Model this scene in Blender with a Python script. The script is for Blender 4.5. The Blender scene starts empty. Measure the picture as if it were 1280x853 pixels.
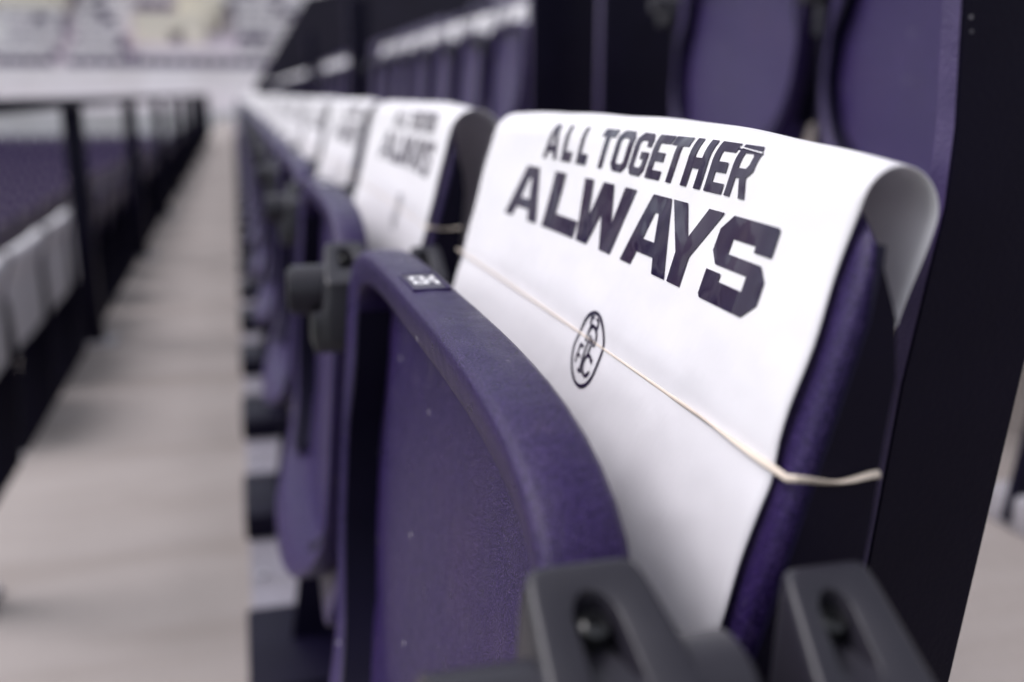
import bpy, bmesh, math, random
from mathutils import Vector, Matrix
random.seed(7)
scene = bpy.context.scene
C = scene.collection

# ------------------------------------------------------------------ camera
H = 0.84                                   # camera height above the walkway
FPX = 1244.4                               # 35 mm lens on a 1280 px wide frame
cam_d = bpy.data.cameras.new('camera')
cam_d.lens = 35.0; cam_d.sensor_width = 36.0; cam_d.sensor_fit = 'HORIZONTAL'
cam_d.clip_start = 0.01; cam_d.clip_end = 2000
cam = bpy.data.objects.new('camera', cam_d); C.objects.link(cam)
vp = ((292 - 640) / FPX, (117 - 426.5) / FPX)          # the row's vanishing point
d = Vector((vp[0], vp[1], 1)).normalized()             # row direction seen from the camera (x right, y down, z ahead)
ph = math.atan2(-vp[1], 1)
upc = Vector((0, -math.cos(ph), -math.sin(ph)))
rt = d.cross(upc); rt = rt if rt.x > 0 else -rt
def to_world(v): return Vector((v.dot(rt), v.dot(d), v.dot(upc)))
cx, cy, cz = to_world(Vector((1, 0, 0))), to_world(Vector((0, -1, 0))), to_world(Vector((0, 0, -1)))
M4 = Matrix((cx, cy, cz)).transposed().to_4x4(); M4.translation = (0, 0, H)
cam.matrix_world = M4
cam_d.dof.use_dof = True
cam_d.dof.focus_distance = 0.392
cam_d.dof.aperture_fstop = 4.3
cam_d.dof.aperture_blades = 0
scene.camera = cam

# ------------------------------------------------------------------ light
SUN_EL, SUN_AZ = 54.0, 286.0               # degrees; azimuth from +Y towards +X: light falls in from the pitch side
w = bpy.data.worlds.new('World'); scene.world = w; w.use_nodes = True
nt = w.node_tree; nt.nodes.clear()
sky = nt.nodes.new('ShaderNodeTexSky'); sky.sky_type = 'NISHITA'; sky.sun_disc = False
sky.sun_elevation = math.radians(SUN_EL); sky.sun_rotation = math.radians(SUN_AZ)
sky.air_density = 1.0; sky.dust_density = 3.0
hs = nt.nodes.new('ShaderNodeHueSaturation'); hs.inputs['Saturation'].default_value = 0.30
bg = nt.nodes.new('ShaderNodeBackground'); bg.inputs['Strength'].default_value = 0.15
wo = nt.nodes.new('ShaderNodeOutputWorld')
nt.links.new(sky.outputs[0], hs.inputs['Color']); nt.links.new(hs.outputs[0], bg.inputs[0]); nt.links.new(bg.outputs[0], wo.inputs[0])
sun_d = bpy.data.lights.new('sun', 'SUN'); sun_d.energy = 1.2; sun_d.angle = math.radians(24); sun_d.color = (0.985, 0.94, 1.0)
sun = bpy.data.objects.new('sun', sun_d); C.objects.link(sun)
az, el = math.radians(SUN_AZ), math.radians(SUN_EL)
sd = Vector((math.sin(az) * math.cos(el), math.cos(az) * math.cos(el), math.sin(el)))
sun.rotation_euler = sd.to_track_quat('Z', 'Y').to_euler()
scene.view_settings.view_transform = 'Standard'; scene.view_settings.look = 'None'
scene.view_settings.exposure = 0.52; scene.view_settings.gamma = 1.0
scene.view_settings.use_curve_mapping = False
scene.cycles.use_denoising = True
try: scene.cycles.denoiser = 'OPENIMAGEDENOISE'
except Exception: pass
scene.cycles.max_bounces = 8

# ------------------------------------------------------------------ materials
def mat(name, base, rough=0.5, spec=0.5, build=None):
    m = bpy.data.materials.new(name); m.use_nodes = True
    b = m.node_tree.nodes['Principled BSDF']
    b.inputs['Base Color'].default_value = (*base, 1); b.inputs['Roughness'].default_value = rough
    b.inputs['Specular IOR Level'].default_value = spec
    if build: build(m.node_tree, b)
    return m
def N(t, kind, **kw):
    n = t.nodes.new(kind)
    for k, v in kw.items():
        if k in n.inputs: n.inputs[k].default_value = v
        else: setattr(n, k, v)
    return n
def coord(t): return t.nodes.new('ShaderNodeTexCoord').outputs['Object']
def noise(t, vec, scale, detail=3, rough=0.55):
    n = N(t, 'ShaderNodeTexNoise', Scale=scale, Detail=detail, Roughness=rough); t.links.new(vec, n.inputs['Vector']); return n.outputs['Fac']
def ramp(t, fac, stops):
    r = t.nodes.new('ShaderNodeValToRGB'); t.links.new(fac, r.inputs['Fac'])
    e = r.color_ramp.elements
    while len(e) < len(stops): e.new(0.5)
    for q, (p, c) in zip(e, stops): q.position = p; q.color = (*c, 1) if len(c) == 3 else c
    return r.outputs['Color']
def mixc(t, fac, a, b, mode='MIX'):
    n = N(t, 'ShaderNodeMix', data_type='RGBA', blend_type=mode)
    for i, v in ((0, fac), (6, a), (7, b)):
        if hasattr(v, 'links'): t.links.new(v, n.inputs[i])
        elif isinstance(v, (int, float)): n.inputs[i].default_value = v
        else: n.inputs[i].default_value = (*v, 1)
    return n.outputs[2]
def bump(t, b, h, dist, strength=1.0, prev=None):
    n = N(t, 'ShaderNodeBump', Strength=strength, Distance=dist); t.links.new(h, n.inputs['Height'])
    if prev: t.links.new(prev, n.inputs['Normal'])
    t.links.new(n.outputs[0], b.inputs['Normal']); return n.outputs[0]

def seat_plastic(t, b):
    v = coord(t)
    big = noise(t, v, 9, 4); mid = noise(t, v, 60, 4)
    col = ramp(t, big, [(0.25, (0.0130, 0.0056, 0.054)), (0.5, (0.0170, 0.0071, 0.066)), (0.78, (0.0245, 0.0101, 0.069))])
    dust = ramp(t, mid, [(0.60, (0, 0, 0)), (0.82, (0.14, 0.14, 0.14))])
    col = mixc(t, dust, col, (0.22, 0.17, 0.18))
    sp = N(t, 'ShaderNodeTexVoronoi', Scale=70.0, Randomness=1.0); t.links.new(v, sp.inputs['Vector'])
    sel = ramp(t, noise(t, v, 26, 2), [(0.60, (0, 0, 0)), (0.66, (1, 1, 1))])
    dot = ramp(t, sp.outputs['Distance'], [(0.08, (1, 1, 1)), (0.13, (0, 0, 0))])
    spk = mixc(t, 1.0, dot, sel, 'MULTIPLY')
    col = mixc(t, spk, col, (0.55, 0.52, 0.58))
    g1 = noise(t, v, 1350, 2, 0.55)
    gd = ramp(t, g1, [(0.40, (0.32,) * 3), (0.5, (1, 1, 1))])  # shading and sparkle of the relief grain put into the colour
    col = mixc(t, 1.0, col, gd, 'MULTIPLY')
    gs = ramp(t, g1, [(0.53, (0, 0, 0)), (0.63, (0.50, 0.50, 0.50))])
    col = mixc(t, gs, col, (0.10, 0.066, 0.175))
    t.links.new(col, b.inputs['Base Color'])
    n1 = bump(t, b, g1, 0.0005, 0.8)
    bump(t, b, noise(t, v, 30, 2), 0.0008, 0.3, n1)
    t.links.new(ramp(t, mid, [(0.3, (0.26,) * 3), (0.7, (0.42,) * 3)]), b.inputs['Roughness'])
M = {}
M['purple'] = mat('purple_seat_plastic', (0.06, 0.035, 0.15), 0.42, 0.24, seat_plastic)
def painted(t, b):
    v = coord(t)
    n1 = bump(t, b, noise(t, v, 420, 2), 0.0004, 0.5)
    bump(t, b, noise(t, v, 40, 2), 0.0006, 0.3, n1)
    c = ramp(t, noise(t, v, 14, 4), [(0.3, (0.0030, 0.0021, 0.0105)), (0.75, (0.0052, 0.0038, 0.0155))])
    sp = N(t, 'ShaderNodeTexVoronoi', Scale=70.0); t.links.new(v, sp.inputs['Vector'])
    dot = ramp(t, sp.outputs['Distance'], [(0.035, (1, 1, 1)), (0.06, (0, 0, 0))])
    sel = ramp(t, noise(t, v, 33, 2), [(0.58, (0, 0, 0)), (0.62, (1, 1, 1))])
    t.links.new(mixc(t, mixc(t, 1.0, dot, sel, 'MULTIPLY'), c, (0.2, 0.19, 0.22)), b.inputs['Base Color'])
M['steel'] = mat('dark_painted_steel', (0.004, 0.003, 0.008), 0.45, 0.12, painted)
def lit_edge(t, b):
    v = coord(t)
    bump(t, b, noise(t, v, 700, 2), 0.0005, 0.7)
    t.links.new(ramp(t, noise(t, v, 60, 3), [(0.3, (0.03, 0.018, 0.075)), (0.8, (0.06, 0.04, 0.12))]), b.inputs['Base Color'])
M['lit_edge'] = mat('lit_purple_edge', (0.04, 0.025, 0.1), 0.4, 0.5, lit_edge)  # light on the dark panels' front edges, put in as purple colour
def grey_plastic(t, b):
    v = coord(t)
    bump(t, b, noise(t, v, 900, 2), 0.0002, 0.5)
    t.links.new(ramp(t, noise(t, v, 25, 3), [(0.3, (0.015, 0.0135, 0.021)), (0.8, (0.025, 0.023, 0.031))]), b.inputs['Base Color'])
M['bracket'] = mat('charcoal_plastic', (0.045, 0.042, 0.054), 0.38, 0.45, grey_plastic)
M['bolt'] = mat('black_bolt_steel', (0.012, 0.012, 0.014), 0.28, 0.6)
def paper(t, b):
    v = coord(t)
    n0 = bump(t, b, noise(t, v, 11, 3, 0.5), 0.012, 0.5)
    n1 = bump(t, b, noise(t, v, 60, 3, 0.5), 0.0012, 0.35, n0)
    bump(t, b, noise(t, v, 500, 2), 0.0001, 0.2, n1)
    out = t.nodes['Material Output']
    tr = N(t, 'ShaderNodeBsdfTranslucent'); tr.inputs['Color'].default_value = (0.78, 0.75, 0.78, 1)
    mx = N(t, 'ShaderNodeMixShader'); mx.inputs[0].default_value = 0.25
    t.links.new(b.outputs[0], mx.inputs[1]); t.links.new(tr.outputs[0], mx.inputs[2]); t.links.new(mx.outputs[0], out.inputs['Surface'])
M['paper'] = mat('white_paper', (0.87, 0.855, 0.895), 0.55, 0.3, paper)
def ink(t, b):
    v = coord(t)
    bump(t, b, noise(t, v, 24, 2, 0.5), 0.012, 0.6)
    t.links.new(ramp(t, noise(t, v, 30, 2), [(0.35, (0.010, 0.006, 0.030)), (0.75, (0.020, 0.007, 0.030))]), b.inputs['Base Color'])
M['ink'] = mat('glossy_purple_toner', (0.022, 0.01, 0.055), 0.14, 0.26, ink)
M['crease'] = mat('bare_paper_crease', (0.75, 0.74, 0.77), 0.6, 0.2)
M['rubber'] = mat('natural_rubber', (0.66, 0.57, 0.49), 0.5, 0.4, lambda t, b: bump(t, b, noise(t, coord(t), 300, 2), 0.0002, 0.4))
M['plate'] = mat('number_plate_grey', (0.05, 0.042, 0.07), 0.4, 0.5)
M['digit'] = mat('white_digit_print', (0.8, 0.79, 0.82), 0.5, 0.3)
def concrete(base, rng=0.25, sc=1.0):
    def f(t, b):
        v = coord(t)
        lo = tuple(c * (1 - rng) for c in base); hi = tuple(min(1, c * (1 + rng * 0.6)) for c in base)
        c1 = ramp(t, noise(t, v, 1.7 * sc, 5, 0.6), [(0.28, lo), (0.52, base), (0.75, hi)])
        st = N(t, 'ShaderNodeMapping'); st.inputs['Scale'].default_value = (0.7, 3.2, 1); t.links.new(v, st.inputs['Vector'])
        s2 = ramp(t, noise(t, st.outputs[0], 1.6 * sc, 3, 0.6), [(0.42, (1, 1, 1)), (0.70, (0.70, 0.67, 0.64))])
        c2 = mixc(t, 0.8, c1, s2, 'MULTIPLY')
        t.links.new(mixc(t, 0.25, c2, ramp(t, noise(t, v, 90, 3), [(0.3, lo), (0.7, hi)])), b.inputs['Base Color'])
        bump(t, b, noise(t, v, 140, 4), 0.002, 0.5)
    return f
M['concrete'] = mat('walkway_concrete', (0.40, 0.355, 0.335), 0.8, 0.3, concrete((0.305, 0.272, 0.262), 0.14))
M['far_concrete'] = mat('far_terrace_concrete', (0.45, 0.42, 0.42), 0.85, 0.2, concrete((0.76, 0.69, 0.75), 0.12, 0.4))
M['cream'] = mat('cream_concrete', (0.62, 0.57, 0.47), 0.8, 0.2, concrete((0.84, 0.78, 0.68), 0.08, 0.3))
M['white_wall'] = mat('white_wall_paint', (0.8, 0.78, 0.8), 0.7, 0.3, concrete((0.86, 0.83, 0.86), 0.06, 0.3))
M['beam'] = mat('pale_grey_beam_paint', (0.62, 0.6, 0.68), 0.5, 0.4, concrete((0.22, 0.207, 0.25), 0.3, 3))
M['dark_wall'] = mat('dark_wall_paint', (0.02, 0.016, 0.035), 0.6, 0.3, concrete((0.02, 0.016, 0.035), 0.2, 1))
M['far_purple'] = mat('far_seat_purple', (0.07, 0.048, 0.12), 0.5, 0.4)
M['grey_paint'] = mat('galvanised_grey', (0.34, 0.33, 0.37), 0.45, 0.5, concrete((0.34, 0.33, 0.37), 0.15, 5))
def grass(t, b):
    v = coord(t)
    t.links.new(ramp(t, noise(t, v, 0.6, 6), [(0.3, (0.05, 0.09, 0.03)), (0.7, (0.09, 0.14, 0.05))]), b.inputs['Base Color'])
M['grass'] = mat('pitch_grass', (0.07, 0.11, 0.04), 0.9, 0.1, grass)

# ------------------------------------------------------------------ helpers
def mesh(name, verts, faces, sharp=40):
    me = bpy.data.meshes.new(name); me.from_pydata([tuple(v) for v in verts], [], faces)
    bm = bmesh.new(); bm.from_mesh(me); bmesh.ops.recalc_face_normals(bm, faces=bm.faces); bm.to_mesh(me); bm.free()
    me.shade_smooth(); me.set_sharp_from_angle(angle=math.radians(sharp))
    return me
def from_bm(name, bm, sharp=40, recalc=True):
    if recalc: bmesh.ops.recalc_face_normals(bm, faces=bm.faces)
    me = bpy.data.meshes.new(name); bm.to_mesh(me); bm.free()
    me.shade_smooth(); me.set_sharp_from_angle(angle=math.radians(sharp))
    return me
def obj(name, me, m, parent=None, loc=(0, 0, 0)):
    if m and not me.materials: me.materials.append(m)
    o = bpy.data.objects.new(name, me); C.objects.link(o); o.location = loc
    if parent: o.parent = parent
    return o
def empty(name, loc):
    o = bpy.data.objects.new(name, None); C.objects.link(o); o.location = loc; o.empty_display_size = 0.05; return o
def tag(o, label, cat, group=None):
    o['label'] = label; o['category'] = cat
    if group: o['group'] = group
    return o
def structure(o): o['kind'] = 'structure'; return o
def box(bm, x0, x1, y0, y1, z0, z1, bev=0):
    vs = [bm.verts.new(p) for p in ((x0,y0,z0),(x1,y0,z0),(x1,y1,z0),(x0,y1,z0),(x0,y0,z1),(x1,y0,z1),(x1,y1,z1),(x0,y1,z1))]
    fs = [bm.faces.new([vs[i] for i in f]) for f in ((0,3,2,1),(4,5,6,7),(0,1,5,4),(1,2,6,5),(2,3,7,6),(3,0,4,7))]
    if bev:
        es = list({e for f in fs for e in f.edges})
        bmesh.ops.bevel(bm, geom=es, offset=bev, segments=2, profile=0.5, affect='EDGES')
def boxmesh(name, dims, bev=0):
    bm = bmesh.new(); box(bm, *dims, bev); return from_bm(name, bm)
def cyl(bm, p0, p1, r, seg=20, r2=None):
    p0, p1 = Vector(p0), Vector(p1); ax = (p1 - p0)
    q = ax.to_track_quat('Z', 'Y').to_matrix().to_4x4(); q.translation = (p0 + p1) / 2
    bmesh.ops.create_cone(bm, cap_ends=True, cap_tris=False, segments=seg, radius1=r, radius2=r if r2 is None else r2, depth=ax.length, matrix=q)
def lerp_tab(tab, x):
    if x <= tab[0][0]: return tab[0][1]
    for (a, b), (c, e) in zip(tab, tab[1:]):
        if x <= c: return b + (e - b) * (x - a) / (c - a)
    return tab[-1][1]
def loops_mesh(name, loops, sharp=40, cap_first=True, cap_last=True):
    n = len(loops[0]); verts = [p for l in loops for p in l]; faces = []
    for k in range(len(loops) - 1):
        for i in range(n):
            j = (i + 1) % n
            faces.append((k*n+i, k*n+j, (k+1)*n+j, (k+1)*n+i))
    if cap_first: faces.append(tuple(range(n - 1, -1, -1)))
    if cap_last: faces.append(tuple((len(loops)-1)*n + i for i in range(n)))
    return mesh(name, verts, faces, sharp)

# local frame of a seat: x = distance right of the camera plane, y from the seat's middle, z above its own floor
PITCH = 0.57
YC0 = 0.465                                  # middle of the nearest seat
# ---- folded seat shell: a tray standing on edge, its hollow underside towards the walkway
def outline(hw, ztop, zbot, at, ab, n=4.0, side=8, arc=14, nb=None):
    nb = nb or n
    pts = []
    def top(a):   # a from -1..1
        return ztop - at * (1 - (1 - abs(a) ** n) ** (1 / n))
    al = [math.sin(math.pi / 2 * (-1 + 2 * i / (2 * arc))) for i in range(2 * arc + 1)]
    for a in al: pts.append((a * hw, top(a)))
    z1, z0 = ztop - at, zbot + ab
    for i in range(1, side): pts.append((hw, z1 + (z0 - z1) * i / side))
    for a in reversed(al): pts.append((a * hw, zbot + ab * (1 - (1 - abs(a) ** nb) ** (1 / nb))))
    for i in range(1, side): pts.append((-hw, z0 + (z1 - z0) * i / side))
    return pts
def inset(pts, o):
    n = len(pts); res = []
    for i in range(n):
        a, b, c = Vector(pts[i-1]), Vector(pts[i]), Vector(pts[(i+1) % n])
        t = (c - a); nn = Vector((t.y, -t.x))
        if nn.length < 1e-9: res.append(pts[i]); continue
        nn.normalize(); res.append((b.x + nn.x * o, b.y + nn.y * o))
    return res
SEAT_TOP = H - 0.0925; SEAT_BOT = H - 0.47
def make_shell():
    base = outline(0.243, SEAT_TOP, SEAT_BOT, 0.08, 0.21, nb=2.7)
    def front_x(z):   # lip line of the rim, leaning and curling out at the bottom
        t = (SEAT_TOP - z)
        return 0.0735 - 0.024 * t / 0.3 - 0.026 * max(0, (t - 0.27) / 0.1) ** 2
    def pan_x(z):
        t = (SEAT_TOP - z)
        return 0.103 - 0.024 * min(1, t / 0.3) - 0.03 * max(0, (t - 0.27) / 0.1) ** 1.5
    L = []
    def slim(o):
        a, b = inset(base, o), inset(base, o * 0.3)
        out = []
        for p, q_, (y, z) in zip(a, b, base):
            k = min(1, max(0, (SEAT_TOP - 0.085 - z) / 0.07)); k = k * k * (3 - 2 * k)
            if z < SEAT_BOT + 0.16: k *= max(0, (z - SEAT_BOT) / 0.16)
            out.append((p[0] + (q_[0] - p[0]) * k, p[1] + (q_[1] - p[1]) * k))
        return out
    def add(o, fx):
        ring = slim(o) if o else base
        L.append([(fx(z), y, z) for y, z in ring])
    bx = lambda z: front_x(z) + 0.0245
    add(0.016, lambda z: bx(z) + 0.003); add(0.006, lambda z: bx(z) + 0.0025); add(0.0012, lambda z: bx(z) + 0.0012); add(0.0, lambda z: bx(z) - 0.001)
    add(-0.0006, lambda z: front_x(z) + 0.012)
    add(0.0, lambda z: front_x(z) + 0.0036); add(0.0006, lambda z: front_x(z) + 0.0024); add(0.0024, lambda z: front_x(z) + 0.0006); add(0.0036, lambda z: front_x(z))
    add(0.010, lambda z: front_x(z) + 0.0012)
    add(0.019, lambda z: front_x(z) + 0.0034); add(0.0212, lambda z: front_x(z) + 0.0044); add(0.0222, lambda z: front_x(z) + 0.006)
    add(0.0235, lambda z: pan_x(z) - 0.004); add(0.0250, lambda z: pan_x(z) - 0.001); add(0.029, pan_x)
    cyy, czz = 0.0, (SEAT_TOP + SEAT_BOT) / 2
    ring = slim(0.029)
    for k in (0.93, 0.85, 0.7, 0.5, 0.25, 0.05):
        L.append([(pan_x(czz + (z - czz) * k) - 0.004 * (1 - k * k), y * k, czz + (z - czz) * k) for y, z in ring])
    global ARM
    r0, r1 = slim(0.0275), slim(0.036)
    ARM = []
    for e in (-1, 1):
        bm = bmesh.new()
        idx = [i for i, (y, z) in enumerate(base) if y * e > 0.12 and SEAT_BOT + 0.02 < z < SEAT_TOP - 0.02]
        idx.sort(key=lambda i: -base[i][1]); prev = None
        for i in idx:
            (ya, za), (yb, zb) = r0[i], r1[i]
            cur = [bm.verts.new(p) for p in ((front_x(za) + 0.004, ya, za), (front_x(zb) + 0.004, yb, zb), (pan_x(zb) - 0.0006, yb, zb))]
            if prev:
                for k in range(2): bm.faces.new((prev[k], prev[k + 1], cur[k + 1], cur[k]))
            prev = cur
        ARM.append(from_bm('side_arm', bm, 35))
    return loops_mesh('seat_shell', L, 50)
SHELL = make_shell()
# ---- backrest, reclined 16 degrees, slightly hollow across its width
TA = 0.287; CA = 1 / math.hypot(1, TA); SA = TA * CA
def plane_x(y, Z, x0=0.1893): return x0 - y * y / 5.4 + TA * Z
def make_back():
    base = outline(0.226, 0.0, -0.46, 0.05, 0.04)          # (y, Z below the camera level, before offset)
    ztop = -0.0185
    dep = [(0.0, 0.003), (0.012, 0.004), (0.026, 0.009), (0.044, 0.017), (0.06, 0.0235), (0.095, 0.031), (0.125, 0.039), (0.3, 0.043), (0.5, 0.03)]
    L = []
    def add(o, k, off=0):
        r = inset(base, o) if o else base
        L.append([(plane_x(y, z + ztop) - 0.0022 + k * lerp_tab(dep, -z) + off, y, H + z + ztop) for y, z in r])
    ring = inset(base, 0.03)
    for kk in (0.04, 0.2, 0.4, 0.6, 0.8, 0.92):
        L.append([(plane_x(y * kk, -0.23 + (z + 0.23) * kk + ztop) - 0.0022 + 0.0045, y * kk, H - 0.23 + (z + 0.23) * kk + ztop) for y, z in ring])
    add(0.03, 0, 0.0045); add(0.006, 0, 0.0042); add(0.0022, 0, 0.0046); add(0.0004, 0.05, 0.0055); add(0, 0.5, 0.003); add(0.0005, 0.95); add(0.003, 1.0); add(0.02, 1.0, 0.001)
    return loops_mesh('backrest', L, 50)
BACK = make_back()
def make_side_plate():
    # dark steel plate on the backrest's flank, set back from the purple front lip
    zs = [-0.041, -0.047, -0.062, -0.08, -0.1, -0.125, -0.16, -0.22, -0.30, -0.38]
    dep = [(0.0, 0.003), (0.026, 0.009), (0.044, 0.0175), (0.06, 0.024), (0.095, 0.0300), (0.125, 0.0385), (0.3, 0.044)]
    out = []
    for e in (-1, 1):
        bm = bmesh.new(); rows = []
        for z in zs:
            xf = plane_x(0.226, z) + min(0.0068, lerp_tab(dep, -z - 0.0185) * 0.4); xr = plane_x(0.226, z) - 0.0024 + lerp_tab(dep, -z - 0.0185) * (1 if z < -0.05 else 0.72)
            rows.append([bm.verts.new((x, e * y, H + z)) for x, y in ((xf, 0.2255), (xf, 0.2282), (xr, 0.2282), (xr, 0.2235))])
        for a, b in zip(rows, rows[1:]):
            for i in range(3): bm.faces.new((a[i], a[i + 1], b[i + 1], b[i]))
        out.append(from_bm('side_plate', bm, 35))
    return out
SIDE = make_side_plate()
# ---- hinge bracket: two clamp humps with a recessed bolt each, a barrel between them
def hump(bm, x0, x1, xb0, xb1, yt, yb, zt, zb, ztb, hx):
    # top edge at (yt, zt), the sloped face runs towards -y down to (yb, zb); base wider
    A = [Vector(p) for p in ((x0, yt, zt), (x1, yt, zt), (xb1, yb, zb), (xb0, yb, zb))]      # sloped face
    cu = lambda u, v: (A[3].lerp(A[2], u)).lerp(A[0].lerp(A[1], u), v)
    nrm = (A[1] - A[0]).cross(A[3] - A[0]).normalized()
    if nrm.z < 0: nrm = -nrm
    n = 40; outer, inner, deep = [], [], []
    uc, v0, v1, ru = hx, 0.42, 0.68, 0.165
    sg = lambda q, e: math.copysign(abs(q) ** e, q)
    for i in range(n):
        a = 2 * math.pi * i / n; c, s = math.cos(a), math.sin(a)
        iv = (v1 if s >= 0 else v0) + 0.14 * s
        inner.append(cu(uc + ru * c, iv))
        dep = 0.013 * max(0.12, min(1, (iv - v0 + 0.06) / 0.26))
        deep.append(cu(uc + (ru - 0.03) * c, (v1 if s >= 0 else v0) + 0.11 * s) - nrm * dep)
        outer.append(cu(0.5 + 0.5 * sg(c, 0.22), 0.5 + 0.5 * sg(s, 0.22)))
    mid_p = cu(0.5, 0.5); slot_c = cu(uc, (v0 + v1) / 2)
    def ringv(src, k, dn, cc=mid_p): return [bm.verts.new(p + (cc - p) * k - nrm * dn) for p in src]
    vo = ringv(outer, 0.0, 0.0032)
    rings = [vo, ringv(outer, 0.015, 0.0016), ringv(outer, 0.045, 0.0005), ringv(outer, 0.09, 0.0001), ringv(outer, 0.13, 0.0),
             ringv(inner, -0.14, 0.0, slot_c), ringv(inner, -0.05, 0.0003, slot_c), ringv(inner, 0, 0.0014), ringv(deep, 0, 0)]
    outer = [v.co.copy() for v in vo]; vd = rings[-1]
    for a, b in zip(rings, rings[1:]):
        for i in range(n):
            j = (i + 1) % n; bm.faces.new((a[i], a[j], b[j], b[i]))
    bm.faces.new(vd)
    # skirt: the sides flare down
    ctr = Vector(((xb0 + xb1) / 2, (yt + yb) / 2 + 0.006, 0))
    prev = vo
    for dz, fl in ((0.002, 1.02), (0.012, 1.08), (0.03, 1.20), (0.07, 1.24)):
        cur = []
        for p in outer:
            q = Vector((ctr.x + (p.x - ctr.x) * fl, ctr.y + (p.y - ctr.y) * (1 + (fl - 1) * 0.5), min(p.z, zt) - dz))
            if dz >= 0.03: q.z = ztb - (0.02 if dz > 0.05 else 0)
            cur.append(bm.verts.new(q))
        for i in range(n):
            j = (i + 1) % n; bm.faces.new((prev[i], prev[j], cur[j], cur[i]))
        prev = cur
    bm.faces.new(prev)
    return cu(uc, 0.70) - nrm * 0.007, nrm
BOLTS = []
def make_bracket():
    bm = bmesh.new()
    BOLTS.append(hump(bm, 0.061, 0.091, 0.056, 0.098, 0.036, -0.016, H - 0.1125, H - 0.137, H - 0.160, 0.47))
    BOLTS.append(hump(bm, 0.127, 0.151, 0.117, 0.150, 0.026, -0.018, H - 0.1165, H - 0.139, H - 0.160, 0.42))
    cyl(bm, (0.033, 0.012, H - 0.1455), (0.066, 0.012, H - 0.1455), 0.019, 28)
    cyl(bm, (0.030, 0.012, H - 0.1455), (0.033, 0.012, H - 0.1455), 0.016, 28)
    cyl(bm, (0.085, 0.012, H - 0.145), (0.107, 0.012, H - 0.145), 0.019, 28)
    cyl(bm, (0.107, 0.012, H - 0.145), (0.110, 0.012, H - 0.145), 0.019, 28, 0.015)
    box(bm, 0.046, 0.166, -0.016, 0.026, H - 0.190, H - 0.158, 0.004)
    return from_bm('hinge_bracket', bm, 38)
BRACKET = make_bracket()
def make_bolt(c, n):
    bm = bmesh.new()
    cyl(bm, c - n * 0.004, c + n * 0.0034, 0.0038, 24)
    r = [v for v in bm.verts]
    top = [f for f in bm.faces if len(f.verts) > 4 and f.calc_center_median().dot(n) > c.dot(n)]
    q = bmesh.ops.inset_region(bm, faces=top, thickness=0.0012, depth=0.0006)
    q = bmesh.ops.inset_region(bm, faces=top, thickness=0.0008, depth=0)
    bmesh.ops.translate(bm, verts=list({v for f in top for v in f.verts}), vec=-n * 0.0022)
    return from_bm('bolt', bm, 35)
BOLT_M = [make_bolt(*b) for b in BOLTS]
def make_standard():
    bm = bmesh.new()
    prof = [(0.078, -0.16), (0.185, -0.15), (0.192, -0.30), (0.17, -0.62), (0.16, -H + 0.012), (0.02, -H + 0.012), (0.055, -0.60), (0.084, -0.40)]
    t = 0.006
    f = [bm.verts.new((x, -t, H + z)) for x, z in prof]; g = [bm.verts.new((x, t, H + z)) for x, z in prof]
    bm.faces.new(f); bm.faces.new(list(reversed(g)))
    for i in range(len(prof)):
        j = (i + 1) % len(prof); bm.faces.new((f[i], f[j], g[j], g[i]))
    return from_bm('standard', bm, 30)
STANDARD = make_standard()
FOOT = boxmesh('foot', (-0.030, 0.17, -0.12, 0.10, 0.034, 0.085), 0.006)
FOOT_UP = boxmesh('foot', (0.026, 0.17, -0.045, 0.045, 0.0, 0.045), 0.006)
# ---- number plate on the front edge with two white digits
SEG = {'2': [(0,1,.62,1),(.62-.14,.5,.62,1),(0,.43,.62,.57),(0,0,.14,.5),(0,0,.62,.14)],
       '6': [(0,.86,.62,1),(0,0,.14,1),(0,.43,.62,.57),(.48,0,.62,.5),(0,0,.62,.14)]}
SEG['2'][0] = (0,.86,.62,1)
PLATE_Z = SEAT_TOP + 0.0006
PLATE = None
def make_plate():
    bm = bmesh.new(); box(bm, 0.0785, 0.0945, -0.020, 0.020, PLATE_Z - 0.004, PLATE_Z + 0.0004, 0.0008)
    return from_bm('number_plate', bm)
PLATE = make_plate()
def make_frame():
    # dark lip round the plate's pocket
    bm = bmesh.new()
    for a in ((0.0770, 0.0782, -0.022, 0.022), (0.0948, 0.0960, -0.022, 0.022), (0.0782, 0.0948, -0.022, -0.0205), (0.0782, 0.0948, 0.0205, 0.022)):
        box(bm, *a, PLATE_Z - 0.004, PLATE_Z + 0.0007, 0.0003)
    return from_bm('pocket_rim', bm)
POCKET = make_frame()
def make_digits():
    bm = bmesh.new(); s = 0.0125
    for k, ch in enumerate('26'):
        for x0, z0, x1, z1 in SEG[ch]:
            # read from the walkway: right is -y, up is +x
            ya, yb = (0.011 - k * 0.0122 - x0 * s * 1.15), (0.011 - k * 0.0122 - x1 * s * 1.15)
            box(bm, 0.0803 + z0 * s, 0.0803 + z1 * s, min(ya, yb), max(ya, yb), PLATE_Z, PLATE_Z + 0.0010)
    return from_bm('digits', bm, recalc=True)
DIGITS = make_digits()

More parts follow.
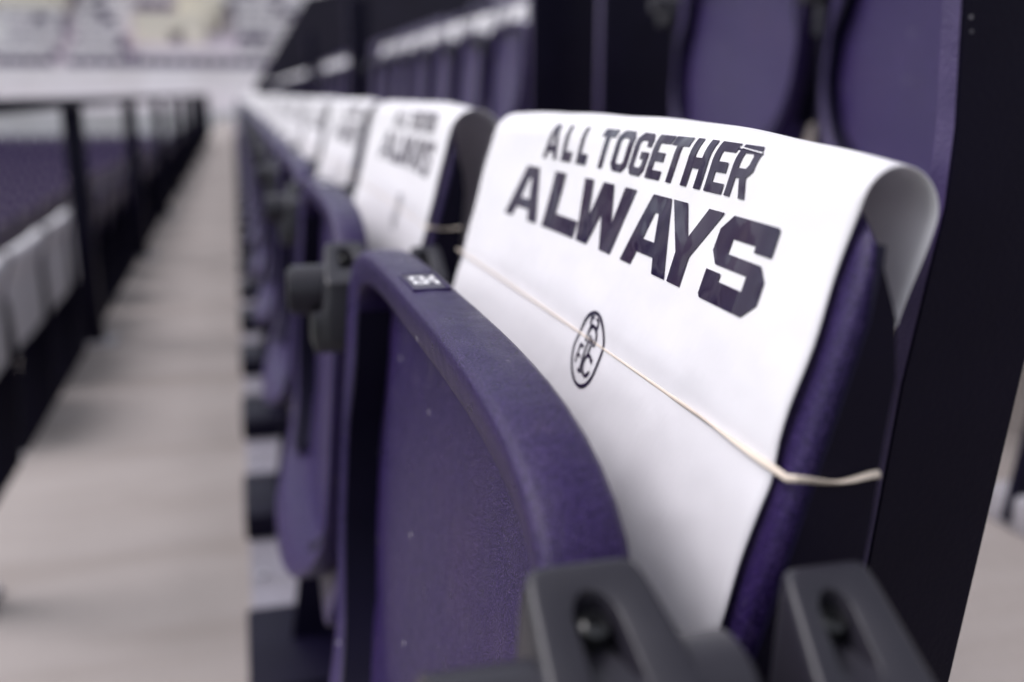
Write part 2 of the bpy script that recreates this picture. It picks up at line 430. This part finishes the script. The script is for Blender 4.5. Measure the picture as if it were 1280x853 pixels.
# ------------------------------------------------------------------ paper sheet draped over a backrest
W_P = 0.43
class Sheet:
    def __init__(s, r_mid, r_near, zr_mid, zr_near, back_in, seed, flap=0.25, wide=0.43):
        s.w = wide
        s.p = (r_mid, r_near, zr_mid, zr_near, back_in); s.seed = seed; s.flap = flap
        rr = random.Random(seed); s.ph = [rr.uniform(0, 6.28) for _ in range(8)]
    def prof(s, y, v):
        r_mid, r_near, zm, zn, bi = s.p
        k = max(0.0, (-y - 0.02) / 0.195); k2 = min(1, k) ** 1.8          # 1 at the end towards the camera
        kf = min(1, max(0.0, (y - 0.08) / 0.135)) ** 2
        r = r_mid + (r_near - r_mid) * k2; zr = zm + (zn - zm) * k2 - 0.0015 * kf
        x0 = 0.1893 - y * y / 5.4
        v0 = (-zr + (1 - SA) * r) / CA
        if v >= v0: return x0 - SA * v, -CA * v, (-CA, SA)
        px, pz = x0 - SA * v0, -CA * v0
        L = v0 - v; turn = math.radians(74 + 90 + 18); th0 = math.atan2(CA, SA)
        arc = r * turn
        a = min(L, arc) / r
        # centre of the arc lies to the right of the travel direction
        cxx, czz = px + r * math.sin(th0), pz - r * math.cos(th0)
        th = th0 - a
        qx, qz = cxx - r * math.sin(th), czz + r * math.cos(th)
        if L <= arc: return qx, qz, (-math.sin(th), math.cos(th))
        rest = L - arc; dx, dz = math.cos(th), math.sin(th)
        xin = 0.1835 - y * y / 5.4
        l1 = max(0.004, (xin - qx) / dx) if dx < 0 else 0.05
        l1 = min(l1, 0.09)
        if rest <= l1: return qx + dx * rest, qz + dz * rest, (-math.sin(th), math.cos(th))
        return qx + dx * l1, qz + dz * l1 - (rest - l1), (1, 0)
    def pt(s, y, v, off=0.0):
        x, z, n = s.prof(y, v); p = s.ph
        wv = 0.0005 * math.sin(17 * y + 21 * v + p[0]) + 0.0006 * math.sin(-11 * y + 33 * v + p[1]) + 0.00022 * math.sin(70 * y - 40 * v + p[2]) + 0.0002 * math.sin(95 * v + 24 * y + p[3])
        e = max(0, v - 0.13)                                 # softly buckled below the band
        wv += e * 0.020 * math.sin(26 * y + 12 * v + p[4]) + 0.0006 * math.exp(-((y - 0.06 + 0.5 * v) / 0.012) ** 2) * min(1, max(0, v - .1) * 8)
        for cy_, cv_, ca_, cl_, ch_ in ((-0.11, 0.16, 1.1, 0.06, 0.0009), (0.05, 0.17, 0.5, 0.05, 0.0008), (-0.02, 0.04, 0.25, 0.03, 0.00045), (-0.17, 0.13, 1.35, 0.05, 0.0009), (0.12, 0.09, -0.3, 0.04, 0.0005)):
            a_ = (y - cy_) * math.cos(ca_ + p[6] * .1) + (v - cv_) * math.sin(ca_ + p[6] * .1); b_ = -(y - cy_) * math.sin(ca_ + p[6] * .1) + (v - cv_) * math.cos(ca_ + p[6] * .1)
            wv += ch_ * math.exp(-abs(b_) / 0.007) * math.exp(-(a_ / cl_) ** 2)
        wv -= 0.0010 * math.exp(-((v - 0.1165) / 0.006) ** 2)  # dent under the band
        wv += 0.0009
        o = off + wv
        edge = 0.0007 * math.sin(140 * v + p[5]) * (abs(y) / (s.w / 2)) ** 8
        return Vector((x + n[0] * o, y + edge, H + z + n[1] * o))
    def mesh(s, name='paper_sheet'):
        r = s.p[0]; vb = -(s.flap + 0.05)
        vs = [0.245 - 0.005 * i for i in range(42)]
        v = vs[-1]
        while v > -0.075: v -= 0.0018; vs.append(v)
        while v > vb: v -= 0.012; vs.append(v)
        ys = [-s.w / 2 + s.w * i / 86 for i in range(87)]
        verts = [s.pt(y, v) for v in vs for y in ys]; n = len(ys)
        faces = [(j * n + i, j * n + i + 1, (j + 1) * n + i + 1, (j + 1) * n + i) for j in range(len(vs) - 1) for i in range(n - 1)]
        return mesh(name, verts, faces, 80)
    def flat(s, name, polys, off=0.0003, gy=0.006, gv=0.0022):
        """polys: list of [outer, hole, ...] in (y, v); laid on the sheet"""
        bm = bmesh.new()
        for rings in polys:
            es = []
            for ring in rings:
                vv = [bm.verts.new((a, b, 0)) for a, b in ring]
                es += [bm.edges.new((vv[i], vv[(i + 1) % len(vv)])) for i in range(len(vv))]
            bmesh.ops.triangle_fill(bm, use_beauty=True, use_dissolve=False, edges=es)
        for ax, g in ((0, gy), (1, gv)):
            lo = min(v.co[ax] for v in bm.verts); hi = max(v.co[ax] for v in bm.verts)
            q = math.floor(lo / g) * g + g
            no = (1, 0, 0) if ax == 0 else (0, 1, 0)
            while q < hi:
                bmesh.ops.bisect_plane(bm, geom=list(bm.verts) + list(bm.edges) + list(bm.faces), plane_co=(q if ax == 0 else 0, q if ax == 1 else 0, 0), plane_no=no)
                q += g
        for v in bm.verts: v.co = s.pt(v.co.x, v.co.y, off + 0.0004)
        for f in bm.faces: f.normal_update()
        for f in bm.faces:
            if f.normal.x > 0.3 or f.normal.z < -0.6: f.normal_flip()
        return from_bm(name, bm, 80, recalc=False)
G = {
 'A': [[(0,0),(.26,0),(.32,.2),(.68,.2),(.74,0),(1,0),(.69,1),(.31,1)], [(.375,.39),(.625,.39),(.54,.77),(.46,.77)]],
 'L': [[(0,0),(1,0),(1,.29),(.32,.29),(.32,1),(0,1)]],
 'W': [[(.15,0),(.37,0),(.5,.52),(.63,0),(.85,0),(1,1),(.80,1),(.725,.42),(.60,1),(.40,1),(.275,.42),(.20,1),(0,1)]],
 'Y': [[(.36,0),(.64,0),(.64,.38),(1,1),(.71,1),(.5,.60),(.29,1),(0,1),(.36,.38)]],
 'S': [[(0,.04),(.04,0),(.82,0),(1,.18),(1,.43),(.88,.575),(.29,.575),(.29,.75),(.70,.75),(.70,.68),(.99,.68),(.99,.97),(.96,1),(.17,1),(0,.82),(0,.56),(.13,.42),(.71,.42),(.71,.25),(.29,.25),(.29,.34),(0,.34)]],
 'T': [[(.34,0),(.66,0),(.66,.79),(1,.79),(1,1),(0,1),(0,.79),(.34,.79)]],
 'O': [[(0,.16),(.2,0),(.8,0),(1,.16),(1,.84),(.8,1),(.2,1),(0,.84)], [(.27,.25),(.35,.19),(.65,.19),(.73,.25),(.73,.75),(.65,.81),(.35,.81),(.27,.75)]],
 'G': [[(0,.16),(.2,0),(.8,0),(1,.16),(1,.56),(.52,.56),(.52,.39),(.73,.39),(.73,.25),(.65,.19),(.35,.19),(.27,.25),(.27,.75),(.35,.81),(.65,.81),(.73,.75),(.73,.68),(1,.68),(1,.84),(.8,1),(.2,1),(0,.84)]],
 'E': [[(0,0),(1,0),(1,.2),(.34,.2),(.34,.4),(.9,.4),(.9,.6),(.34,.6),(.34,.8),(1,.8),(1,1),(0,1)]],
 'H': [[(0,0),(.32,0),(.32,.39),(.68,.39),(.68,0),(1,0),(1,1),(.68,1),(.68,.61),(.32,.61),(.32,1),(0,1)]],
 'R': [[(0,0),(.28,0),(.28,.36),(.46,.36),(.70,0),(1,0),(.76,.38),(1,.52),(1,.84),(.82,1),(0,1)], [(.28,.54),(.64,.54),(.73,.61),(.73,.76),(.66,.82),(.28,.82)]],
}
def place(ch, ya, yb, vb, vt): return [[(ya + (yb - ya) * a - YC0, vb + (vt - vb) * b) for a, b in ring] for ring in G[ch]]
TXT = [('A', .577, .553, 0), ('L', .546, .530, 0), ('L', .5215, .5055, 0), ('T', .4925, .4735, 0), ('O', .4695, .4485, 0), ('G', .4455, .4265, 0), ('E', .4235, .4065, 0), ('T', .405, .387, 0), ('H', .383, .3635, 0), ('E', .360, .344, 0), ('R', .3415, .3235, 0),
       ('A', .618, .5585, 1), ('L', .549, .494, 1), ('W', .500, .427, 1), ('A', .423, .369, 1), ('Y', .3835, .335, 1), ('S', .334, .289, 1)]
ROWV = [(.0388, .0186), (.0772, .0450)]
def letter_polys(): return [place(c, a, b, *ROWV[k]) for c, a, b, k in TXT]
def ring_poly(y0, v0, r0, r1, a0=0, a1=360, n=40, sq=1.0):
    A = [math.radians(a0 + (a1 - a0) * i / n) for i in range(n + 1)]
    if a1 - a0 >= 360:
        A = A[:-1]; return [[(y0 - r1 * math.cos(a) * sq, v0 - r1 * math.sin(a)) for a in A], [(y0 - r0 * math.cos(a) * sq, v0 - r0 * math.sin(a)) for a in A]]
    return [[(y0 - r1 * math.cos(a) * sq, v0 - r1 * math.sin(a)) for a in A] + [(y0 - r0 * math.cos(a) * sq, v0 - r0 * math.sin(a)) for a in reversed(A)]]
def logo_polys():
    y0, v0, R = .430 - YC0, .1225, .0186
    P = [ring_poly(y0, v0, R * .90, R, 0, 360, 56)]
    def q(pts): P.append([[(y0 - a * R, v0 - b * R) for a, b in pts]])
    def arc(cx_, cy_, r, a0, a1, th=.085, sq=1.0):
        n = 18; A = [math.radians(a0 + (a1 - a0) * i / n) for i in range(n + 1)]
        q([(cx_ + (r + th / 2) * math.cos(a) * sq, cy_ + (r + th / 2) * math.sin(a)) for a in A] + [(cx_ + (r - th / 2) * math.cos(a) * sq, cy_ + (r - th / 2) * math.sin(a)) for a in reversed(A)])
    arc(0, .28, .33, -25, 205, .10)                         # upper arch of the monogram
    arc(-.16, .70, .12, 60, 250); arc(.16, .70, .12, -70, 120)   # hooks on top
    q([(-.15,.36),(-.06,.36),(-.06,-.62),(-.15,-.62)])           # stems
    q([(.10,.30),(.19,.30),(.19,-.12),(.10,-.12)])
    q([(-.26,-.56),(.00,-.56),(.00,-.65),(-.26,-.65)])
    q([(-.10,.30),(-.02,.14),(.04,.26),(.10,.14),(.16,.30),(.10,.22),(.04,.36),(-.02,.22)])
    q([(-.58,.05),(-.30,.05),(-.30,-.04),(-.58,-.04)]); q([(-.54,-.22),(-.30,-.22),(-.30,-.30),(-.54,-.30)]); q([(-.58,.05),(-.50,.05),(-.50,-.48),(-.58,-.48)])
    arc(.28, -.36, .26, 40, 320, .095)
    q([(.44,-.12),(.56,-.12),(.56,-.26),(.44,-.22)]); q([(.44,-.60),(.56,-.52),(.56,-.42),(.46,-.46)])
    return P

# ------------------------------------------------------------------ rubber band round a backrest
def make_band():
    path = []
    zc = -0.1065
    def px(y): return plane_x(y, zc) - 0.0024
    ys = [0.226 - 0.452 * i / 60 for i in range(61)]
    for y in ys: path.append(Vector((px(y) - 0.0006 * math.cos(y * 7), y, H + zc - 0.0055 * (1 - (y / 0.226) ** 2) - 0.0012)))
    x1 = plane_x(0.226, zc); n = 10
    for i in range(1, n + 1):                                # round the near end
        t = i / n; path.append(Vector((x1 - 0.004 + 0.0300 * t, -0.2292 - 0.0012 * math.sin(math.pi * t), H + zc - 0.0012 * math.sin(t * 3.1) - 0.0015 * t + 0.0003 * math.sin(t * 9))))
    for y in reversed(ys): path.append(Vector((0.1862 - y * y / 5.4, y, H + zc - 0.004)))
    for i in range(1, n): path.append(Vector((x1 - 0.004 + 0.0300 * (1 - i / n), 0.2292, H + zc - 0.003)))
    bm = bmesh.new(); m = len(path); rings = []
    for i in range(m):
        t = (path[(i + 1) % m] - path[i - 1]).normalized(); u = Vector((0, 0, 1)); u = (u - t * u.dot(t)).normalized(); v = t.cross(u)
        s = i / 60
        tw = 0.35 * math.sin(s * 5) if i <= 48 else 0.35 * math.sin(4.0) + (i - 48) * 0.27
        if i > 72: tw = 0
        hw, ht = (0.0005 if i < 40 else 0.0005 + 0.0007 * min(1, (i - 40) / 15)), 0.00055
        ring = []
        for k in range(10):
            a = 2 * math.pi * k / 10; cu_, su_ = hw * math.cos(a), ht * math.sin(a)
            ring.append(bm.verts.new(path[i] + u * (cu_ * math.cos(tw) - su_ * math.sin(tw)) + v * (cu_ * math.sin(tw) + su_ * math.cos(tw))))
        rings.append(ring)
    for i in range(m):
        a, b = rings[i], rings[(i + 1) % m]
        for k in range(10): bm.faces.new((a[k], a[(k + 1) % 10], b[(k + 1) % 10], b[k]))
    return from_bm('rubber_band', bm, 60)
BAND = make_band()

# ================================================================== THE SETTING
DX, UP, DN = 0.84, 0.33, 0.42               # tread depth, rise to the row behind, drop to the row in front
YN, YF = -26.0, 34.0
def slab(name, dims, m, bev=0.004):
    return structure(obj(name, boxmesh(name, dims, bev), m))
slab('walkway', (-0.54, 0.31, YN, YF, -0.25, 0.0), M['concrete'], 0.012)
for k in range(1, 8):
    slab('upper_terrace_step', (0.31 + DX * (k - 1), 0.31 + DX * k, YN, YF, UP * k - 0.5, UP * k), M['concrete'], 0.012)
for k in range(1, 4):
    slab('lower_terrace_step', (-0.54 - DX * k, -0.54 - DX * (k - 1), YN, YF, -DN * k - 0.5, -DN * k), M['concrete'], 0.012)
slab('pitch', (-400, 400, -300, 500, -6.2, -6.0), M['grass'], 0)
beam = tag(obj('mounting_beam', boxmesh('mounting_beam', (-0.024, 0.30, -0.6, YF, 0.0, 0.034), 0.004), M['beam']), 'long pale grey mounting beam on the floor under the near seat row', 'beam')
bbm = bmesh.new(); cyl(bbm, (-0.004, 0, 0.034), (-0.004, 0, 0.040), 0.009, 6)
BB = from_bm('beam_bolt', bbm, 30)
for k in range(9): obj('beam_bolt', BB, M['grey_paint'], beam, (0, 0.465 + PITCH * (k + 0.5) + 0.30, 0))

# ================================================================== SEATS
ORD = ['nearest', 'second', 'third', 'fourth', 'fifth', 'sixth', 'seventh', 'eighth', 'ninth', 'tenth']
SH = Vector((0.13, 0, 0))
def seat(dx, yc, dz, label, group, detail=2, near_standard=False, feet=FOOT_UP):
    r = empty('stadium_seat', (dx + 0.13, yc, dz)); tag(r, label, 'stadium seat', group)
    o = (-0.13, 0, 0)
    s = obj('seat_shell', SHELL, M['purple'], r, o)
    obj('backrest', BACK, M['purple'], r, o)
    if detail >= 2:
        for a_ in SIDE: obj('side_plate', a_, M['steel'], r, o)
    if detail >= 1:
        for a_ in ARM: obj('side_arm', a_, M['steel'], r, o)
    for e in ((1,) if not near_standard else (-1, 1)):
        ob = (-0.13, e * PITCH / 2, 0)
        if detail >= 1:
            obj('hinge_bracket', BRACKET, M['bracket'], r, ob)
            obj('standard', STANDARD, M['steel'], r, ob)
            obj('foot', feet, M['steel'] if feet is FOOT else M['grey_paint'], r, ob)
        if detail >= 2:
            for bmsh in BOLT_M: obj('bolt', bmsh, M['bolt'], r, ob)
    if detail >= 2:
        p = obj('number_plate', PLATE, M['plate'], r, (o[0], 0.022, 0)); obj('pocket_rim', POCKET, M['purple'], p); obj('digits', DIGITS, M['digit'], p)
    return r

VAR = [Sheet(0.0175, 0.0128, -0.0126, -0.0205, 0, 3), Sheet(0.021, 0.021, -0.0100, -0.013, 0, 11, wide=0.478), Sheet(0.019, 0.017, -0.0115, -0.016, 0, 23, wide=0.50)]
SHEETS, LETTERS, LOGOS, PRINTS = [], [], [], []
for s_ in VAR:
    SHEETS.append(s_.mesh()); LETTERS.append([s_.flat('letter', [p]) for p in letter_polys()]); LOGOS.append(s_.flat('emblem', logo_polys(), gy=0.004, gv=0.004))
    PRINTS.append(s_.flat('printed_text', letter_polys() + logo_polys()[:1], gy=0.02, gv=0.004))
CREASE = VAR[0].flat('crease', [[[(.3425 - YC0, .0203), (.3228 - YC0, .0216), (.3228 - YC0, .0220), (.3425 - YC0, .0206)]]], off=0.0009, gy=0.003)
def sheet(dx, yc, dz, var, label, group, detail=2, jit=0.0):
    o = obj('paper_sheet', SHEETS[var], M['paper'], None, (dx, yc + jit, dz)); tag(o, label, 'paper sheet', group)
    if not o.modifiers and detail >= 2:
        md = o.modifiers.new('thickness', 'SOLIDIFY'); md.thickness = 0.0005; md.offset = 0
    if detail >= 2:
        for m_ in LETTERS[var]: obj('letter', m_, M['ink'], o)
        obj('emblem', LOGOS[var], M['ink'], o)
        if var == 0: obj('crease', CREASE, M['crease'], o)
    elif detail == 1: obj('printed_text', PRINTS[var], M['ink'], o)
    return o

# ---- our row
NROW = 36
for k in range(NROW):
    yc = YC0 + PITCH * k
    if k == 0:
        sl = 'nearest folded purple stadium seat, grainy rim and number 26 in sharp focus'
        pl = 'nearest white paper sheet reading all together always, draped over the front backrest'
    elif k < 10:
        sl = f'{ORD[k]} folded purple stadium seat from the camera in the row beside the walkway'
        pl = f'{ORD[k]} white printed sheet from the camera in the row beside the walkway'
    else:
        sl = 'blurred folded purple seat far along the row beside the walkway'
        pl = 'blurred white sheet far along the row beside the walkway'
    seat(0, yc, 0, sl, 'folded seats in the row beside the walkway', 2 if k < 5 else 1, k == 0, FOOT)
    v = 0 if k == 0 else (1 if k == 1 else random.choice((1, 2, 2)))
    sheet(0, yc, 0, v, pl, 'white sheets over the seats beside the walkway', 2 if k < 5 else (1 if k < 14 else 0), 0 if k == 0 else 0.022 + random.uniform(-0.010, 0.010))
    if k < 4:
        tag(obj('rubber_band', BAND, M['rubber'], None, (0, yc, 0)), ['cream rubber band twisted at its end round the nearest papered backrest', 'rubber band round the second papered backrest from the camera', 'rubber band round the third papered backrest from the camera', 'rubber band round the fourth papered backrest from the camera'][k], 'rubber band', 'rubber bands holding the sheets')
# ---- end post of our row: flat dark bar with its lit front edge coloured purple
def bar(prof, y0, y1):
    bm = bmesh.new(); f = [bm.verts.new((x, y0, H + z)) for x, z in prof]; g = [bm.verts.new((x, y1, H + z)) for x, z in prof]
    bm.faces.new(f); bm.faces.new(list(reversed(g)))
    for i in range(len(prof)):
        j = (i + 1) % len(prof); bm.faces.new((f[i], f[j], g[j], g[i]))
    bmesh.ops.bevel(bm, geom=[e for e in bm.edges if abs((e.verts[0].co - e.verts[1].co).y) < 1e-6], offset=0.0009, segments=2, profile=0.5, affect='EDGES')
    return from_bm('panel', bm, 35)
front = [(0.2150, 0.30), (0.2150, 0.0275), (0.2172, -0.010), (0.2165, -0.035), (0.2070, -0.093), (0.2010, -0.152), (0.185, -0.30), (0.150, -0.70), (0.150, -H)]
rear = [(0.205, -H), (0.205, -0.50), (0.2385, -0.209), (0.254, -0.088), (0.262, -0.03), (0.285, 0.05), (0.285, 0.30)]
ep = empty('end_post', (0.2, 0.27, 0)); tag(ep, 'tall black steel end post with purple front edge beside the nearest seat', 'post')
obj('panel', bar(front + rear, 0.0, 0.0098), M['steel'], ep, (-0.2, 0, 0))
fe = bmesh.new()
pts = front[:-2]
for i in range(len(pts) - 1):
    (xa, za), (xb, zb) = pts[i], pts[i + 1]
    fe.faces.new([fe.verts.new(p) for p in ((xa - 0.0006, 0.0006, H + za), (xb - 0.0006, 0.0006, H + zb), (xb - 0.0006, 0.0092, H + zb), (xa - 0.0006, 0.0092, H + za))])
bmesh.ops.remove_doubles(fe, verts=fe.verts, dist=1e-5)
obj('front_edge', from_bm('front_edge', fe, 35), M['lit_edge'], ep, (-0.2, 0, 0))

# ---- rows behind: seats, sheets, end panels
def aisle_panel(x0, x1, y, z0, z1, label):
    r = empty('aisle_divider', (x0, y, z0)); tag(r, label, 'panel', 'dark end panels in the row behind')
    obj('plate', boxmesh('plate', (0, x1 - x0, -0.011, 0.011, 0, z1 - z0), 0.003), M['steel'], r)
    obj('front_edge', boxmesh('front_edge', (-0.004, -0.0005, -0.0135, 0.0135, 0, z1 - z0), 0.001), M['lit_edge'], r)
    return r
UDY = [1.735 + PITCH * 0, 1.735 - PITCH, 1.735 - 2 * PITCH]
def upper_seat_positions():
    out = [1.77 - PITCH, 1.77]
    for y0, y1 in ((3.46, 7.3), (8.75, 11.9), (13.5, 22.5), (24.0, 33.0)):
        y = y0
        while y < y1: out.append(y); y += PITCH
    return out
UP_POS = upper_seat_positions()
for rr in (1, 2, 3):
    nm = ['', 'row directly behind the papered row', 'second row behind the papered row', 'third row behind the papered row'][rr]
    for k, y in enumerate(UP_POS):
        if rr > 1 and y < 2.5: continue
        if rr == 1 and k < 2: sl = ['folded purple seat behind the near sheet, beside the black end post', 'folded purple seat behind the near sheet, beside the wide black panels'][k]
        elif rr == 1 and k < 8: sl = f'{"first second third fourth fifth sixth".split()[k - 2]} purple seat left of the wide black panels, row behind'
        else: sl = f'blurred folded purple seat in the {nm}'
        seat(DX * rr, y, UP * rr, sl, f'seats in the {nm}', 2 if (rr == 1 and k < 2) else 1, k == 0 and rr == 1)
        if rr == 1: sheet(DX * rr, y, UP * rr, random.choice((0, 1, 2)), (f'{"first second third fourth fifth sixth".split()[k - 2]} white sheet left of the wide black panels, row behind' if 2 <= k < 8 else f'blurred white sheet over a seat in the {nm}' if k > 1 else ['white sheet over the purple seat beside the black end post, row behind', 'white sheet over the purple seat beside the wide black panels, row behind'][k]), f'sheets in the {nm}', 1 if y < 9 and rr == 1 else 0, random.uniform(-0.01, 0.01))
PX = 0.92
for y, x1, lab in ((2.52, 1.26, 'wide black end panel with thin purple edge, right of the pair above the near sheet'), (3.17, 1.17, 'wide black end panel with pale edge, left of the pair above the near sheet'), (8.45, 1.10, 'dark upright panel standing above the second sheet in the row behind'), (13.2, 1.03, 'thin dark upright farthest along the row behind')):
    aisle_panel(PX, x1, y, UP, UP + 1.25, lab)

sw = bmesh.new()
pr = [(0.45, -0.2), (0.55, 1.0), (2.0, 3.3), (2.9, 3.5), (7.0, 5.0), (7.0, 1.0)]
fa = [sw.verts.new((x, 27.9, z)) for x, z in pr]; fb = [sw.verts.new((x, 28.2, z)) for x, z in pr]
sw.faces.new(fa); sw.faces.new(list(reversed(fb)))
for i in range(len(pr)): sw.faces.new((fa[i], fa[(i + 1) % len(pr)], fb[(i + 1) % len(pr)], fb[i]))
tag(obj('stair_wall', from_bm('stair_wall', sw, 30), M['dark_wall']), 'dark sloping stair wall crossing the stand far behind the sheets', 'wall')
# ---- rows in front, seen from behind
for rr in (1, 2, 3):
    nm = ['', 'row just below the walkway', 'second row below the walkway', 'third row below the walkway'][rr]
    for k in range((2, 6, 9)[rr - 1], 30):
        y = 1.62 + PITCH * k
        where = ['at the left edge of the picture', 'second from the left edge', 'third from the left edge', 'just left of the nearest rail post'][k - 2] if rr == 1 and k < 6 else ''
        seat(-DX * rr, y, -DN * rr, f'dark purple seat back below the walkway, {where}' if where else f'dark purple seat seen from behind in the {nm}', f'seats in the {nm}', 1)
        if where: sheet(-DX * rr, y, -DN * rr, random.choice((0, 1, 2)), f'greyish hanging sheet below the walkway, {where}', f'sheets in the {nm}', 0, random.uniform(-0.012, 0.012))
# ---- guard rail along the walkway's open edge
RX = -0.515
gr = empty('guard_rail', (RX, 1.7, 0)); tag(gr, 'dark steel guard rail with square posts along the left of the walkway', 'railing')
obj('top_rail', boxmesh('top_rail', (-0.03, 0.03, 0, 20, H - 0.045, H - 0.012), 0.008), M['steel'], gr)
POST = boxmesh('post', (-0.03, 0.03, -0.03, 0.03, 0.0, H - 0.045), 0.005); BASE = boxmesh('base_plate', (-0.022, 0.07, -0.06, 0.06, 0.0, 0.012), 0.002)
for k in range(11):
    p = obj('post', POST, M['steel'], gr, (0, 0.0 + 1.9 * k, 0)); obj('base_plate', BASE, M['grey_paint'], p)

# ================================================================== FAR STAND
fs = empty('far_stand', (0, 38, -6 + H)); tag(fs, 'blurred concrete seating stand rising across the far end', 'stand')
X0, X1 = -34.0, 26.0
prof = []; rows = []
y, z = 36.0, -5.6
for k in range(12):                            # lower bowl
    prof += [(y, z), (y + 0.85, z)]; rows.append((y + 0.5, z)); y += 0.85; z += 0.30
ylow, zlow = y, z
def terrace(name, y, z, n, dy, dzz):
    vs, fsx, rws = [], [], []
    pr = []
    for k in range(n):
        pr += [(y, z), (y + dy, z)]; rws.append((y + dy * 0.55, z)); y += dy; z += dzz
    pr.append((y, z))
    for i, (a, b) in enumerate(pr): vs += [(X0, a, b), (X1, a, b)]
    for i in range(len(pr) - 1): fsx.append((2*i, 2*i+1, 2*i+3, 2*i+2))
    n0 = len(vs)
    return mesh(name, vs, fsx, 20), rws, y, z
lo, rl, y1, z1 = terrace('lower_terrace', 36.0, -5.4, 11, 0.85, 0.30)
obj('lower_terrace', lo, M['far_concrete'], fs, (0, -38, 6))
# white wall between the two decks and the walkway on top of it
obj('deck_wall', boxmesh('deck_wall', (X0, X1, y1, y1 + 0.3, z1 - 0.3, -0.72), 0), M['white_wall'], fs, (0, -38, 6))
obj('deck_floor', boxmesh('deck_floor', (X0, X1, y1 + 0.3, y1 + 3.0, -1.1, -0.9), 0), M['far_concrete'], fs, (0, -38, 6))
obj('upper_wall', boxmesh('upper_wall', (X0, X1, y1 + 3.0, y1 + 3.3, -1.1, 1.15), 0), M['white_wall'], fs, (0, -38, 6))
hi, ru, y2, z2 = terrace('upper_terrace', y1 + 3.3, 1.0, 16, 0.85, 0.42)
obj('upper_terrace', hi, M['far_concrete'], fs, (0, -38, 6))
obj('back_wall', boxmesh('back_wall', (X0, X1, y2, y2 + 0.4, z2 - 1, z2 + 4), 0), M['far_concrete'], fs, (0, -38, 6))
# vomitory: cream portal with a dark sheet for the shade inside
def portal(name_x, xw, yy, za, zb, op):
    bm = bmesh.new(); x0, x1 = name_x - xw / 2, name_x + xw / 2; o0, o1 = op
    for a in ((x0, o0), (o1, x1)): box(bm, a[0], a[1], yy, yy + 3.4, za, zb)
    box(bm, o0, o1, yy, yy + 3.4, zb - (zb - za) * 0.42, zb)
    p = obj('portal', from_bm('portal', bm), M['cream'], fs, (0, -38, 6))
    obj('opening_shade', boxmesh('opening_shade', (o0, o1, yy + 2.2, yy + 2.4, za, zb - (zb - za) * 0.42), 0), M['steel'], p)  # dark sheet standing for the shade within the gateway
portal(-2.7, 3.2, 51.5, 1.7, 3.7, (-2.75, -2.1))
portal(-1.3, 2.2, 52.5, 3.0, 4.6, (-0.5, -0.3))
portal(-11.0, 7.0, 53.5, 3.7, 5.6, (-11.8, -11.2))
obj('bright_spot_board', boxmesh('bright_spot_board', (-10.4, -9.4, 50.3, 50.5, 1.9, 3.2), 0.02), M['white_wall'], fs, (0, -38, 6))  # white board added to stand for a blown-out bright spot
# the far seats: nobody could count them through the blur
def far_mass(name, label, cat, part):
    bm = bmesh.new(); rnd = random.Random(5)
    for rws in (rl, ru):
        for (yy, zz) in rws:
            n = int((X1 - X0) / 0.6); ox = rnd.uniform(0, 0.6)
            for i in range(n):
                if rws is ru and i % 22 == 0: continue
                x = X0 + 0.6 * i + (ox if rws is ru else 0)
                if rws is ru and (-5.0 < x < 0.1 and 2.0 < zz + 0.8 < 4.6): continue
                if part == 'seat': box(bm, x, x + 0.5, yy, yy + 0.12, zz + 0.12, zz + 0.72)
                elif rws is ru and rnd.random() < 0.92: box(bm, x - 0.03, x + 0.53, yy - 0.02, yy + 0.16, zz + 0.55, zz + 0.86)
    o = obj(name, from_bm(name, bm, 30, False), M['far_purple'] if part == 'seat' else M['white_wall'], None, (0, 0, H))
    o['kind'] = 'stuff'; o['label'] = label; o['category'] = cat
far_mass('far_seats', 'blurred mass of purple seats filling the far stand', 'seats', 'seat')
far_mass('far_sheets', 'blurred white sheets over the far stand seats', 'sheets', 'sheet')
